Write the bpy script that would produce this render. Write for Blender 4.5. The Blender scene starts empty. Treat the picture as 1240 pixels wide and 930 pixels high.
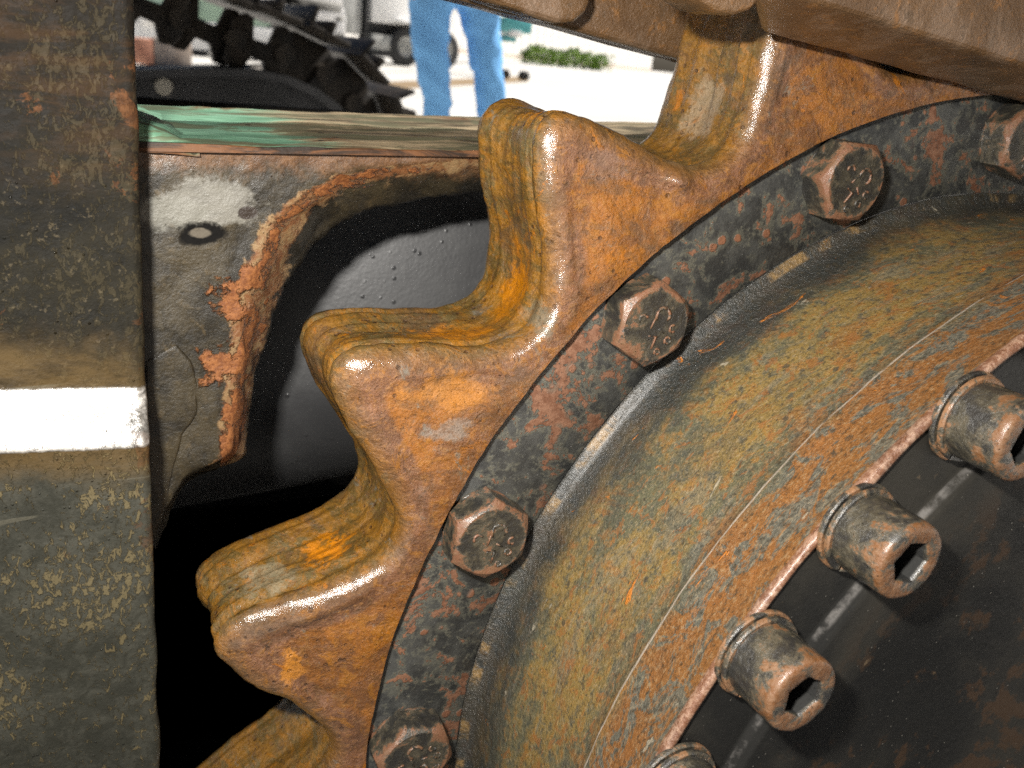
import bpy, bmesh, math, random
import numpy as np
from mathutils import Vector, Matrix, noise
random.seed(4); rng = np.random.default_rng(4)
SC = bpy.context.scene
COL = SC.collection
PI = math.pi; R = math.radians

# ------------------------------------------------------------------ camera, world, sun, flash, exposure
# sprocket frame: X right, Y up, Z along the axle toward the viewer; origin = sprocket centre.  world = (X, -Z, Y)
A3 = np.array([-0.42400966, 0.35187273, 0.83450667])
E1 = np.array([0.90046822, 0.0652954, 0.42999243])
E2 = np.array([0.09681317, 0.93376769, -0.34453609])
CAM = np.array([-0.37986071, 0.28399593, 0.275])
FPX = 1080.0
GROUND = -0.43
def S2W(p): return Vector((p[0], -p[2], p[1]))
def camdir(i): return np.array([E1[i], E2[i], -A3[i]])
def P(px, py, Z):                    # where the sight line of a photo pixel meets the plane at height Z
    r = np.array([(px-620)/FPX, (465-py)/FPX, 1.0]); t = (0.275-Z)/(r@A3); q = r*t
    return (CAM[0]+q@E1, CAM[1]+q@E2, Z)
def W(px, py, dist): return S2W(P(px, py, -dist))

cd = bpy.data.cameras.new('camera'); cam = bpy.data.objects.new('camera', cd); COL.objects.link(cam); SC.camera = cam
rt, up, fw = (S2W(camdir(i)) for i in range(3))
m = Matrix.Identity(4)
for k in range(3):
    m[k][0] = rt[k]; m[k][1] = up[k]; m[k][2] = -fw[k]; m[k][3] = S2W(CAM)[k]
cam.matrix_world = m
cd.sensor_fit = 'HORIZONTAL'; cd.sensor_width = 36; cd.lens = 36*FPX/1240
cd.clip_start = 0.01; cd.clip_end = 2000
cd.dof.use_dof = True; cd.dof.focus_distance = 0.30; cd.dof.aperture_fstop = 17

SUN_DIR = Vector((0.85, 0.02, 0.92)).normalized()
w = bpy.data.worlds.new('World'); SC.world = w; w.use_nodes = True
nt = w.node_tree; bg = nt.nodes['Background']
sky = nt.nodes.new('ShaderNodeTexSky'); sky.sky_type = 'NISHITA'; sky.sun_disc = False; sky.dust_density = 3.0; sky.air_density = .8; sky.ozone_density = .4
sky.sun_elevation = math.asin(SUN_DIR.z); sky.sun_rotation = math.atan2(SUN_DIR.x, SUN_DIR.y)
nt.links.new(sky.outputs[0], bg.inputs[0]); bg.inputs[1].default_value = 0.05
sl = bpy.data.lights.new('sun', 'SUN'); sl.energy = 5.0; sl.angle = R(0.5); sl.color = (1, .96, .9)
so = bpy.data.objects.new('sun', sl); COL.objects.link(so); so.rotation_euler = SUN_DIR.to_track_quat('Z', 'Y').to_euler(); so.location = (3, 2, 6)
# the camera's own flash, just above and left of the lens
fl = bpy.data.lights.new('flash', 'AREA'); fl.shape = 'RECTANGLE'; fl.size = 0.022; fl.size_y = 0.012; fl.energy = 2.6; fl.color = (1, .96, .9)
fo = bpy.data.objects.new('flash', fl); COL.objects.link(fo)
fpos = S2W(CAM) + rt*(-0.050) + up*0.056 - fw*0.004
ftarget = S2W(P(600, 480, 0.0))
fo.location = fpos; fo.rotation_euler = (fpos-ftarget).to_track_quat('Z', 'Y').to_euler()
vs = SC.view_settings; vs.view_transform = 'Standard'; vs.look = 'None'; vs.exposure = 0.42; vs.gamma = 1; vs.use_curve_mapping = False
SC.cycles.max_bounces = 6; SC.cycles.use_denoising = False; SC.cycles.sample_clamp_indirect = 3.0; SC.cycles.blur_glossy = .3

# ------------------------------------------------------------------ material helpers
class NT:
    def __init__(s, name, sat=1.0):
        s.sat = sat
        s.m = bpy.data.materials.new(name); s.m.use_nodes = True; s.t = s.m.node_tree
        s.b = s.t.nodes['Principled BSDF']; s.tc = s.n('ShaderNodeTexCoord').outputs['Object']
    def n(s, t, **k):
        x = s.t.nodes.new(t)
        for a, v in k.items(): setattr(x, a, v)
        return x
    def put(s, sock, v):
        if isinstance(v, bpy.types.NodeSocket): s.t.links.new(v, sock)
        elif isinstance(v, (tuple, list)) and len(v) == 3 and sock.type == 'RGBA': sock.default_value = (*v, 1)
        else: sock.default_value = v
    def vec(s, scale=(1, 1, 1), loc=(0, 0, 0), rot=(0, 0, 0), src=None):
        x = s.n('ShaderNodeMapping'); s.put(x.inputs[0], src or s.tc)
        x.inputs[1].default_value = loc; x.inputs[2].default_value = rot; x.inputs[3].default_value = scale
        return x.outputs[0]
    def noise(s, scale, detail=4, rough=.55, dist=0, v=None):
        x = s.n('ShaderNodeTexNoise'); s.put(x.inputs['Vector'], v or s.tc)
        x.inputs['Scale'].default_value = scale; x.inputs['Detail'].default_value = detail
        x.inputs['Roughness'].default_value = rough; x.inputs['Distortion'].default_value = dist
        return x.outputs['Fac']
    def voro(s, scale, v=None, feat='F1', rnd=1):
        x = s.n('ShaderNodeTexVoronoi', feature=feat); s.put(x.inputs['Vector'], v or s.tc); x.inputs['Scale'].default_value = scale
        x.inputs['Randomness'].default_value = rnd
        return x.outputs['Distance']
    def step(s, v, a, b, lo=0., hi=1.):
        x = s.n('ShaderNodeMapRange', interpolation_type='SMOOTHSTEP'); s.put(x.inputs[0], v)
        x.inputs[1].default_value = a; x.inputs[2].default_value = b; x.inputs[3].default_value = lo; x.inputs[4].default_value = hi
        return x.outputs[0]
    def math(s, op, a, b=0., c=None):
        x = s.n('ShaderNodeMath', operation=op); s.put(x.inputs[0], a); s.put(x.inputs[1], b)
        if c is not None: s.put(x.inputs[2], c)
        return x.outputs[0]
    def mul(s, a, b): return s.math('MULTIPLY', a, b)
    def add(s, a, b): return s.math('ADD', a, b)
    def mix(s, f, a, b):
        x = s.n('ShaderNodeMix', data_type='RGBA'); s.put(x.inputs[0], f); s.put(x.inputs[6], a); s.put(x.inputs[7], b)
        return x.outputs[2]
    def fmix(s, f, a, b):
        x = s.n('ShaderNodeMix', data_type='FLOAT'); s.put(x.inputs[0], f); s.put(x.inputs[2], a); s.put(x.inputs[3], b)
        return x.outputs[0]
    def attr(s, name): return s.n('ShaderNodeAttribute', attribute_name=name).outputs['Fac']
    def xyz(s):
        x = s.n('ShaderNodeSeparateXYZ'); s.put(x.inputs[0], s.tc); return x.outputs
    def spot(s, c, r, jag=.35, scale=120, soft=.12):   # an irregular blotch at a place of its own
        v = s.vec(scale=tuple(1/q for q in r), loc=tuple(-a/q for a, q in zip(c, r)))
        l = s.n('ShaderNodeVectorMath', operation='LENGTH'); s.put(l.inputs[0], v)
        d = s.add(l.outputs['Value'], s.mul(s.add(s.noise(scale, 4, .65), -.5), jag*4))
        return s.step(d, 1+soft, 1-soft)
    def bump(s, *hs):            # (height, distance, strength)
        prev = None
        for h, d, st in hs:
            x = s.n('ShaderNodeBump'); s.put(x.inputs['Height'], h); x.inputs['Distance'].default_value = d; x.inputs['Strength'].default_value = st
            if prev: s.put(x.inputs['Normal'], prev)
            prev = x.outputs[0]
        s.put(s.b.inputs['Normal'], prev)
        x = s.n('ShaderNodeBump'); s.put(x.inputs['Height'], s.noise(480, 5, .72)); x.inputs['Distance'].default_value = .00032; x.inputs['Strength'].default_value = .75
        s.put(s.b.inputs['Coat Normal'], x.outputs[0])
    def out(s, col, rough, metal=0., spec=.5, coat=0., cr=.2):
        s.put(s.b.inputs['Coat Weight'], coat); s.put(s.b.inputs['Coat Roughness'], cr)
        hs_ = s.n('ShaderNodeHueSaturation'); hs_.inputs['Saturation'].default_value = s.sat; s.put(hs_.inputs['Color'], col)
        s.put(s.b.inputs['Base Color'], hs_.outputs[0]); s.put(s.b.inputs['Roughness'], rough); s.put(s.b.inputs['Metallic'], metal)
        s.put(s.b.inputs['Specular IOR Level'], spec)
        return s.m
def glints(t, thr=.10, scale=420):      # wet grains: small raised sharp specks
    return t.step(t.voro(scale), thr, thr*.3)

def mat_tooth():
    t = NT('rusty_cast_steel', 1.04); fk = t.attr('flank')
    a = t.noise(30, 6, .62, .6); b = t.noise(95, 6, .66, .5); c = t.noise(300, 6, .7); e = t.noise(850, 4, .65)
    st = t.noise(85, 6, .66, .6, t.vec((1, 1, .35)))
    cr_ = t.attr('crest')
    face = t.mix(t.step(b, .45, .55), (.185, .067, .011), (.135, .054, .017))
    face = t.mix(t.step(a, .48, .54), face, (.235, .084, .011))
    crest = t.mix(t.step(t.add(b, t.mul(t.add(c, -.5), .6)), .42, .58), (.098, .042, .019), (.165, .075, .037))
    ck = t.step(t.add(cr_, t.mul(t.add(a, -.5), 1.6)), .35, .62)
    face = t.mix(t.mul(ck, .9), face, crest)
    fl = t.mix(t.step(st, .43, .57), (.095, .060, .014), (.185, .088, .012))
    fl = t.mix(t.mul(t.step(t.noise(45, 6, .66, .8), .54, .60), .85), fl, (.105, .080, .030))
    fl = t.mix(t.mul(t.step(b, .55, .62), .6), fl, (.24, .115, .022))
    col = t.mix(fk, face, fl)
    col = t.mix(t.mul(t.step(c, .54, .64), .4), col, (.28, .135, .034))
    col = t.mix(t.mul(t.step(c, .46, .36), .55), col, (.085, .036, .010))
    md = t.noise(130, 7, .74, .9, t.vec((1, 1, .6), loc=(4, 7, 3))); col = t.mix(t.mul(t.step(md, .55, .60), .55), col, (.27, .108, .012)); col = t.mix(t.mul(t.step(md, .45, .40), .5), col, (.105, .052, .018))
    col = t.mix(t.mul(t.step(e, .44, .36), .4), col, (.075, .032, .009))
    col = t.mix(t.mul(t.step(e, .56, .64), .25), col, (.36, .19, .07))
    col = t.mix(t.mul(t.step(t.noise(48, 7, .7, 1.2, t.vec(loc=(3, 1, 7))), .61, .66), .75), col, (.34, .115, .009))   # fresh orange
    col = t.mix(t.mul(t.step(t.noise(66, 7, .74, .5, t.vec(loc=(9, 4, 2))), .61, .68), .7), col, (.13, .13, .105))     # bare grey
    pit = t.mul(t.step(t.add(t.voro(240), t.mul(t.add(c, -.5), .3)), .24, .12), t.step(t.noise(40, 5, .7), .50, .58)); col = t.mix(t.mul(pit, .7), col, (.060, .026, .009))
    dk = t.step(t.noise(26, 6, .7, .8, t.vec(loc=(2, 9, 5))), .54, .64); col = t.mix(t.mul(dk, .6), col, (.075, .045, .024))
    for cpos, rr, cc, k in SPOTS:
        col = t.mix(t.mul(t.mul(t.spot(cpos, rr, .95, 150, .3), k*.85), t.step(c, .32, .5, .3, 1)), col, cc)
    g = glints(t, .18, 620); gm = t.mul(g, t.step(t.noise(90, 3), .46, .58))
    rough = t.fmix(t.step(b, .35, .65), .58, .42); rough = t.fmix(gm, rough, .2)
    t.bump((a, .003, .5), (b, .0018, .7), (md, .0014, .9), (pit, -.0007, .9), (c, .0007, .9), (e, .00025, .9), (gm, .0005, 1))
    return t.out(col, rough, 0, .5, t.step(t.add(a, t.mul(t.add(c, -.5), .5)), .34, .52, .35, 1.), .15)
def mat_flange(name='flaking_black_paint', k=0.):
    t = NT(name)
    v = t.vec(loc=(k, k*.7, 0))
    a = t.noise(75, 7, .68, .5, v); b = t.noise(260, 6, .7, 0, v); big = t.noise(20, 3, .5, 0, v); e = t.noise(900, 4, .65, 0, v)
    m_ = t.add(t.add(a, t.mul(t.add(b, -.5), .35)), t.mul(t.add(big, -.46), .42))
    base = t.mix(t.step(t.noise(60, 6, .68, .3), .42, .6), (.024, .0250, .0245), (.053, .054, .050))
    base = t.mix(t.mul(t.step(b, .55, .66), .7), base, (.085, .085, .070))
    col = t.mix(t.mul(t.step(m_, .50, .56), .75), base, (.105, .102, .078))
    rust = t.step(m_, .575, .59)
    rc = t.mix(t.step(b, .42, .6), (.125, .050, .024), (.195, .095, .054))
    col = t.mix(rust, col, rc)
    vs_ = t.step(t.add(t.voro(85, v), t.mul(t.add(b, -.5), .25)), .19, .15); sp = t.mul(vs_, t.step(t.noise(23, 2), .47, .52))
    halo = t.mul(t.step(t.voro(85, v), .36, .2), t.step(t.noise(23, 2), .47, .52)); col = t.mix(t.mul(halo, .5), col, (.10, .098, .075))
    col = t.mix(t.mul(sp, .85), col, (.21, .085, .042))
    g = t.mul(glints(t, .15, 430), t.step(t.noise(60, 2), .46, .56))
    col = t.mix(t.mul(g, .6), col, (.24, .23, .2))  # sparkle also painted in: glint specks lightened in the colour
    rough = t.fmix(rust, .42, .62); rough = t.fmix(g, rough, .15)
    t.bump((t.add(t.mul(rust, .7), sp), .0006, .9), (b, .0006, .8), (e, .00022, .9), (g, .0004, 1))
    return t.out(col, rough, 0, .5, t.fmix(rust, .5, .2), .25)
def mat_hub():
    t = NT('weathered_olive_hub_paint'); X, Y, Z = t.xyz()
    th = t.math('ARCTAN2', Y, X)
    cx = t.n('ShaderNodeCombineXYZ'); t.put(cx.inputs[0], t.mul(th, .25)); t.put(cx.inputs[1], Z); t.put(cx.inputs[2], 0.)
    uv = cx.outputs[0]
    sv = t.vec((.6, 1, 1), src=uv); sv2 = t.vec((.4, 1, 1), rot=(0, 0, .5), src=uv)
    sv3 = t.vec((.9, 1, 1), src=uv)
    a = t.noise(30, 7, .68, .5, sv); b = t.noise(150, 7, .74, .3, sv3); c = t.noise(420, 6, .72, 0, uv); d = t.noise(60, 7, .7, .6, sv2); e = t.noise(1000, 4, .65, 0, uv)
    big_ = t.step(t.noise(34, 7, .72, 1.0, t.vec((.8, 1, 1), loc=(3, 3, 6), src=uv)), .55, .63)
    near = t.step(t.add(Z, t.mul(t.add(d, -.5), .05)), .070, .092)      # toward the ridge: patchy
    base = t.mix(t.step(t.add(a, t.mul(t.add(b, -.5), .5)), .42, .58), (.098, .096, .052), (.205, .135, .036))
    base = t.mix(t.mul(t.step(d, .52, .60), .6), base, (.145, .135, .095))
    base = t.mix(t.mul(t.step(b, .54, .62), .75), base, (.25, .118, .020))
    base = t.mix(t.mul(t.step(b, .47, .38), .75), base, (.060, .060, .044))
    pat = t.noise(70, 7, .72, .9, t.vec((.85, 1, 1), loc=(2, 5, 1), src=uv))
    gy = t.mix(t.step(c, .42, .58), (.070, .073, .062), (.13, .13, .105))
    pr = t.mix(t.step(c, .38, .62), (.185, .068, .014), (.25, .105, .028))
    base = t.mix(t.mul(big_, .7), base, t.mix(t.step(c, .4, .6), (.20, .080, .013), (.27, .125, .028)))
    prox = t.mix(t.step(t.add(pat, t.mul(t.add(b, -.5), .2)), .47, .51), gy, pr)
    col = t.mix(t.mul(near, .9), base, prox)
    low = t.step(t.add(Z, t.mul(t.add(a, -.5), .05)), .032, .008)
    col = t.mix(t.mul(low, .92), col, (.024, .026, .026))               # black at the root where paint is intact
    rim = t.mul(t.step(t.noise(36, 6, .72, 0, uv), .50, .60), t.mul(t.step(Z, .0002, .0008), t.step(Z, .0036, .0024)))
    col = t.mix(t.mul(rim, .75), col, (.25, .15, .05))                   # dried mud bead
    col = t.mix(t.mul(t.step(t.noise(24, 6, .7, .6, t.vec((.5, 1, 1), loc=(8, 2, 3), src=uv)), .53, .64), t.fmix(near, .5, .25)), col, (.052, .054, .040))
    col = t.mix(t.mul(t.mul(t.step(c, .54, .63), .5), t.add(1, t.mul(low, -1))), col, (.30, .225, .125))
    col = t.mix(t.mul(t.step(c, .46, .38), .75), col, (.045, .036, .020))
    nl = t.add(1, t.mul(low, -1)); col = t.mix(t.mul(t.step(e, .45, .37), .5), col, (.04, .03, .018)); col = t.mix(t.mul(t.mul(t.step(e, .56, .63), .35), nl), col, (.33, .25, .15))
    ors = t.step(t.noise(150, 6, .72, .6, t.vec((.8, 1, 1), loc=(5, 5, 9), src=uv)), .56, .60); col = t.mix(t.mul(t.mul(ors, t.add(1, t.mul(low, -1))), .65), col, (.24, .092, .020))
    spk_ = t.mul(t.step(t.add(t.voro(130, uv), t.mul(t.add(c, -.5), .5)), .20, .10), t.step(t.noise(30, 4, .6, 0, uv), .45, .55)); col = t.mix(t.mul(spk_, .8), col, (.05, .044, .030))
    fresh = t.step(t.noise(58, 6, .7, 1, t.vec((.6, 1, 1), loc=(7, 3, 0), src=uv)), .645, .68)
    col = t.mix(fresh, col, (.44, .15, .016))
    flake = t.step(t.noise(75, 5, .6, .5, t.vec((.6, 1, 1), loc=(1, 8, 0), src=uv)), .68, .71)
    col = t.mix(t.mul(flake, .7), col, (.34, .30, .22))
    ln = t.math('ABSOLUTE', t.add(Z, t.add(-.083, t.mul(t.add(t.noise(30, 2, .5, 0, uv), -.5), .0012))))
    ln = t.mul(t.step(ln, .0007, .0004), t.step(t.noise(35, 3, .6, 0, t.vec(loc=(4, 4, 4), src=uv)), .40, .48))
    col = t.mix(t.mul(ln, .85), col, (.36, .31, .25))                   # scribed line
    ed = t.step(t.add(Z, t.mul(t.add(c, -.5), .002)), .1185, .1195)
    col = t.mix(t.mul(ed, .9), col, t.mix(t.step(c, .45, .58), (.13, .055, .028), (.25, .15, .10)))   # pinkish tone paints the rim edge catching light
    g = t.mul(glints(t, .14, 420), t.step(t.noise(70, 2), .5, .6))
    rough = t.fmix(low, .52, .30); rough = t.fmix(t.mul(near, .6), rough, .40); rough = t.fmix(g, rough, .15)
    t.bump((a, .002, .4), (b, .0012, .7), (c, .0007, .9), (e, .0003, 1), (t.add(fresh, flake), .0005, .8), (t.mul(low, t.noise(420, 3, .6, 1)), .0011, .8), (g, .0004, .8))
    return t.out(col, rough, 0, .5, t.fmix(low, .5, .3), .22)
def mat_cover():
    t = NT('wet_black_paint')
    a = t.noise(20, 5, .6, .4); b = t.noise(90, 5, .65); c = t.noise(400, 4)
    col = t.mix(t.step(a, .45, .7), (.010, .0098, .009), (.022, .020, .016))
    X, Y, Z = t.xyz(); rad = t.math('SQRT', t.add(t.mul(X, X), t.mul(Y, Y)))
    inn = t.step(rad, .232, .20)
    col = t.mix(t.mul(t.mul(t.step(t.add(a, t.mul(t.add(b, -.5), 1.1)), .57, .67), inn), .6), col, (.050, .026, .012))
    col = t.mix(t.mul(t.step(b, .66, .72), .7), col, (.12, .085, .05))
    gl = t.mul(glints(t, .12, 300), t.step(t.noise(50, 2), .45, .6))
    col = t.mix(t.mul(gl, .5), col, (.3, .28, .24))  # pale specks put the glints into the colour too
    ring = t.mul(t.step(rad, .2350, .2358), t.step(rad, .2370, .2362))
    col = t.mix(t.mul(ring, t.step(b, .42, .62, .02, .6)), col, (.17, .16, .15))     # step edge highlight painted as a pale broken line
    rough = t.fmix(t.step(a, .4, .65), .30, .44)
    t.bump((b, .0006, .5), (c, .0002, .7), (gl, .0003, .8))
    return t.out(col, t.add(rough, .06), 0, .22)
def mat_bolt(name, rustc, amt):
    t = NT(name); oi = t.n('ShaderNodeObjectInfo').outputs['Random']
    v = t.n('ShaderNodeVectorMath', operation='ADD'); t.put(v.inputs[0], t.tc); t.put(v.inputs[1], t.mul(oi, 7.3)); v = v.outputs[0]
    ed = t.attr('edge')
    a = t.noise(110, 7, .72, .4, v); b = t.noise(420, 6, .7, 0, v)
    base = t.mix(t.step(a, .4, .62), (.020, .019, .017), (.058, .050, .032))
    mk = t.add(t.add(a, t.mul(ed, .20)), t.mul(t.add(b, -.5), .25))
    rust = t.step(mk, amt, amt+.05)
    rc = t.mix(t.step(b, .40, .66), rustc, (.160, .088, .045))
    col = t.mix(t.mul(t.step(mk, amt-.07, amt), .6), base, (.082, .070, .048))
    col = t.mix(rust, col, rc)
    col = t.mix(t.step(ed, -.2, -.6), col, (.020, .020, .019))  # shade inside the socket recess painted as a darker colour
    g = t.mul(glints(t, .2, 650), t.step(b, .5, .6))
    rough = t.fmix(rust, .38, .5); rough = t.fmix(g, rough, .18); rough = t.fmix(t.step(ed, -.2, -.6), rough, .85)
    t.bump((a, .0010, .6), (b, .0006, .9), (t.noise(1300, 3, .6, 0, v), .0002, .9), (g, .0004, 1))
    return t.out(col, rough, 0, t.step(ed, -.6, -.2, .15, .5), t.step(ed, -.6, -.2, 0, .5), .2)
def mat_plate():
    t = NT('muddy_olive_steel'); X, Y, Z = t.xyz(); Y = t.add(Y, t.mul(t.add(X, .365), .05))
    a = t.noise(24, 6, .66, .4); b = t.noise(230, 6, .7, .8); c = t.noise(520, 5, .68)
    hs = t.noise(110, 6, .7, .5, t.vec((.28, 1, 1)))
    col = t.mix(t.step(t.add(a, t.mul(t.add(b, -.5), .3)), .40, .60), (.0035, .0033, .0023), (.0120, .0105, .0065))
    col = t.mix(t.mul(t.step(c, .58, .68), .6), col, (.075, .060, .036))
    top = t.step(t.add(Y, t.mul(t.add(a, -.5), .09)), .225, .28)
    col = t.mix(t.mul(top, .8), col, t.mix(t.step(hs, .44, .60), (.0045, .0030, .0017), (.024, .0115, .0036)))
    low = t.step(Y, .1755, .169)
    col = t.mix(t.mul(low, .85), col, t.mix(t.step(t.add(a, t.mul(t.add(b, -.5), .6)), .35, .65), (.029, .029, .022), (.056, .055, .043)))
    band = t.add(t.mul(t.step(Y, .1885, .1905), t.step(t.add(Y, t.mul(t.add(a, -.5), .06)), .2105, .192)), t.mul(t.step(Y, .1760, .1750), t.step(t.add(Y, t.mul(t.add(a, -.5), .03)), .163, .173)))
    col = t.mix(t.mul(band, t.step(hs, .30, .6, .25, .9)), col, (.080, .052, .020))
    cz = t.noise(520, 6, .74, .7, t.vec((1, .6, 1), rot=(0, 0, -.6))); crust = t.mul(t.step(t.add(cz, t.mul(t.add(a, -.5), .55)), .535, .60), t.step(Y, .19, .165, .15, .85))
    col = t.mix(t.mul(crust, .7), col, (.145, .112, .052))
    rs = t.step(t.add(t.noise(50, 7, .7, .6, t.vec(loc=(5, 2, 1))), t.mul(t.step(X, -.374, -.3655), .12)), .645, .675)
    col = t.mix(t.mul(rs, t.step(t.add(Y, t.mul(t.add(b, -.5), .2)), .2, .26, .4, .75)), col, t.mix(t.step(c, .4, .6), (.05, .02, .007), (.105, .042, .014)))
    scr = t.step(t.noise(90, 2, .5, 0, t.vec((.14, 2.6, 1), rot=(0, 0, .7))), .71, .73)
    col = t.mix(t.mul(scr, .35), col, (.12, .11, .08))
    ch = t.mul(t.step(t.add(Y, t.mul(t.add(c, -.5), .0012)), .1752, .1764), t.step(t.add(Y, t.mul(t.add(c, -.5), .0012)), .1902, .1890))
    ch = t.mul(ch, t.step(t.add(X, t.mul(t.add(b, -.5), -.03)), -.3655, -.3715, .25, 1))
    col = t.mix(t.mul(ch, t.step(b, .3, .5, .6, 1)), col, (.42, .40, .37))  # flash highlight on the sloping step painted near white
    g = t.mul(glints(t, .15, 360), t.step(t.noise(60, 2), .46, .58))
    rough = t.add(t.fmix(t.step(b, .4, .6), .48, .60), t.step(Y, .19, .22, 0., .18)); rough = t.fmix(ch, rough, .25); rough = t.fmix(g, rough, .14)
    t.bump((a, .0012, .3), (b, .0005, .6), (c, .00035, .8), (crust, .0006, .8), (t.noise(1100, 3), .00015, .9), (g, .0005, 1))
    return t.out(col, rough, 0, t.fmix(ch, .18, 1.), t.fmix(ch, t.step(Y, .21, .18, 0., .18), 1.), .16)
def mat_bracket():
    t = NT('chipped_bracket_steel'); wr = t.attr('wear')
    a = t.noise(34, 6, .66, .5); b = t.noise(150, 7, .72, .4); c = t.noise(480, 6, .7)
    col = t.mix(t.step(t.add(a, t.mul(t.add(c, -.5), .3)), .38, .62), (.015, .0125, .008), (.043, .033, .017))
    col = t.mix(t.mul(t.step(b, .55, .68), .6), col, (.085, .060, .028))
    _, Yb, _ = t.xyz()
    tb_ = t.step(t.add(Yb, t.mul(t.add(b, -.5), .02)), .232, .242); col = t.mix(t.mul(tb_, .7), col, t.mix(t.step(c, .42, .58), (.10, .045, .018), (.16, .075, .030)))
    mk = t.add(wr, t.mul(t.add(b, -.5), .75))
    col = t.mix(t.step(mk, .48, .60), col, t.mix(t.step(b, .42, .60), (.155, .062, .022), (.22, .14, .065)))
    fr = t.mul(t.step(t.add(mk, t.mul(t.add(a, -.5), 1.9)), .66, .74), t.step(b, .32, .40))
    for q, r_ in (((280, 362), .0075), ((268, 446), .008), ((300, 338), .006), ((285, 505), .006)): fr = t.math('MAXIMUM', fr, t.spot(P(*q, -.06), (r_*.8, r_, .03), 1.1, 130, .25))
    col = t.mix(fr, col, t.mix(t.step(c, .4, .6), (.14, .046, .013), (.25, .095, .028)))
    gp = t.spot(P(255, 247, -.06), (.0165, .0085, .05), .45, 130, .25)
    col = t.mix(t.mul(gp, .9), col, t.mix(t.noise(160, 4, .6, 1, t.vec((.4, 1, 1), rot=(0, 0, .4))), (.105, .10, .088), (.235, .225, .19)))
    gp2 = t.spot(P(212, 258, -.06), (.012, .006, .05), .35, 160, .2)
    col = t.mix(t.mul(gp2, .75), col, (.17, .165, .14))
    hole = t.spot(P(244, 284, -.06), (.0080, .0046, .05), .35, 170, .2); mid = t.spot(P(242, 282, -.06), (.0036, .0018, .05), .2, 300, .2)
    col = t.mix(hole, col, (.006, .0055, .005)); col = t.mix(t.mul(mid, .7), col, (.15, .13, .10))
    h2 = t.spot(P(300, 258, -.06), (.0036, .0024, .05), .12, 200, .12); col = t.mix(h2, col, (.03, .022, .017))
    g = t.mul(glints(t, .15, 420), t.step(t.noise(70, 2), .5, .6))
    rough = t.fmix(fr, t.fmix(gp, .46, .38), .58); rough = t.fmix(g, rough, .16)
    t.bump((a, .002, .45), (b, .0012, .6), (c, .0005, .7), (t.add(t.mul(gp, .6), t.mul(hole, -1.)), .0006, .8), (fr, .0016, .9), (t.noise(1000, 3), .0002, .9), (g, .0004, 1))
    return t.out(col, t.fmix(hole, rough, .8), 0, t.fmix(hole, .4, .1), t.fmix(hole, t.fmix(fr, .3, .1), 0.), .2)
def mat_rail():
    t = NT('worn_green_paint'); X, Y, Z = t.xyz()
    s_ = t.noise(130, 6, .62, .5, t.vec((.17, 1, 1))); s2 = t.noise(75, 7, .7, .8, t.vec((.22, 1, 1), loc=(3, 2, 1))); c = t.noise(300, 4)
    grn = t.mix(t.step(s_, .4, .6), (.095, .205, .130), (.165, .315, .215))
    brn = t.mix(t.step(s_, .38, .62), (.060, .045, .025), (.30, .235, .145))
    k = t.add(t.step(X, -.355, -.250), t.mul(t.add(s2, -.5), 2.2))
    col = t.mix(t.step(k, .25, .62), grn, brn)
    col = t.mix(t.mul(t.step(s2, .49, .56), .8), col, (.085, .085, .048))
    col = t.mix(t.mul(t.step(t.noise(50, 5, .6, .5, t.vec((.25, 1, 1), loc=(6, 1, 1))), .62, .68), .8), col, (.12, .05, .02))
    col = t.mix(t.step(Z, -.0585, -.0572), col, t.mix(t.step(s2, .45, .6), (.018, .011, .007), (.12, .05, .018)))
    pit = t.step(t.voro(75), .10, .06); col = t.mix(t.mul(pit, .8), col, (.03, .025, .018))
    t.bump((s_, .0009, .6), (s2, .0015, .5), (c, .0003, .6), (pit, -.0006, .6))
    return t.out(col, t.fmix(s2, .5, .65), 0, .3)
def mat_panel():
    t = NT('satin_black_web')
    a = t.noise(14, 4, .6); dr = t.step(t.voro(150), .2, .1); dm = t.mul(dr, t.step(t.noise(22, 3), .48, .56)); c = t.noise(500, 3)
    col = t.mix(t.step(a, .4, .65), (.032, .032, .033), (.050, .050, .050))
    col = t.mix(t.mul(t.step(c, .66, .74), .25), col, (.10, .095, .085))
    t.bump((a, .002, .3), (c, .0002, .6), (dm, .0003, .7))
    return t.out(col, t.fmix(dm, t.fmix(t.step(a, .4, .6), .44, .52), .2), 0, .6)
def mat_link():
    t = NT('mud_brown_track_steel')
    a = t.noise(30, 6, .66, .5); b = t.noise(150, 7, .7, .5); c = t.noise(480, 6, .7)
    st = t.noise(60, 5, .6, .4, t.vec((1, .3, 1), rot=(0, 0, .5)))
    col = t.mix(t.step(a, .36, .62), (.080, .040, .014), (.115, .062, .026))
    col = t.mix(t.mul(t.step(st, .5, .64), .6), col, (.19, .125, .080))
    col = t.mix(t.mul(t.step(b, .54, .66), .6), col, (.24, .105, .025))
    col = t.mix(t.mul(t.step(b, .44, .34), .7), col, (.075, .045, .022))
    g = t.mul(glints(t, .16, 480), t.step(t.noise(90, 2), .5, .6))
    rough = t.fmix(t.step(a, .4, .6), .5, .36); rough = t.fmix(g, rough, .16)
    t.bump((a, .003, .4), (b, .0012, .6), (c, .0007, .9), (t.noise(1000, 3), .00025, .9), (g, .0005, 1))
    return t.out(col, rough, 0, .5, .5, .2)
def simple(name, c1, c2, scale=6, rough=.6, metal=0., bd=.003, spec=.5):
    t = NT(name); a = t.noise(scale, 6, .62, .3); b = t.noise(scale*9, 4)
    t.bump((a, bd, .5), (b, bd*.3, .5))
    return t.out(t.mix(t.step(a, .35, .65), c1, c2), t.fmix(b, rough-.06, rough+.08), metal, spec)

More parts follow.
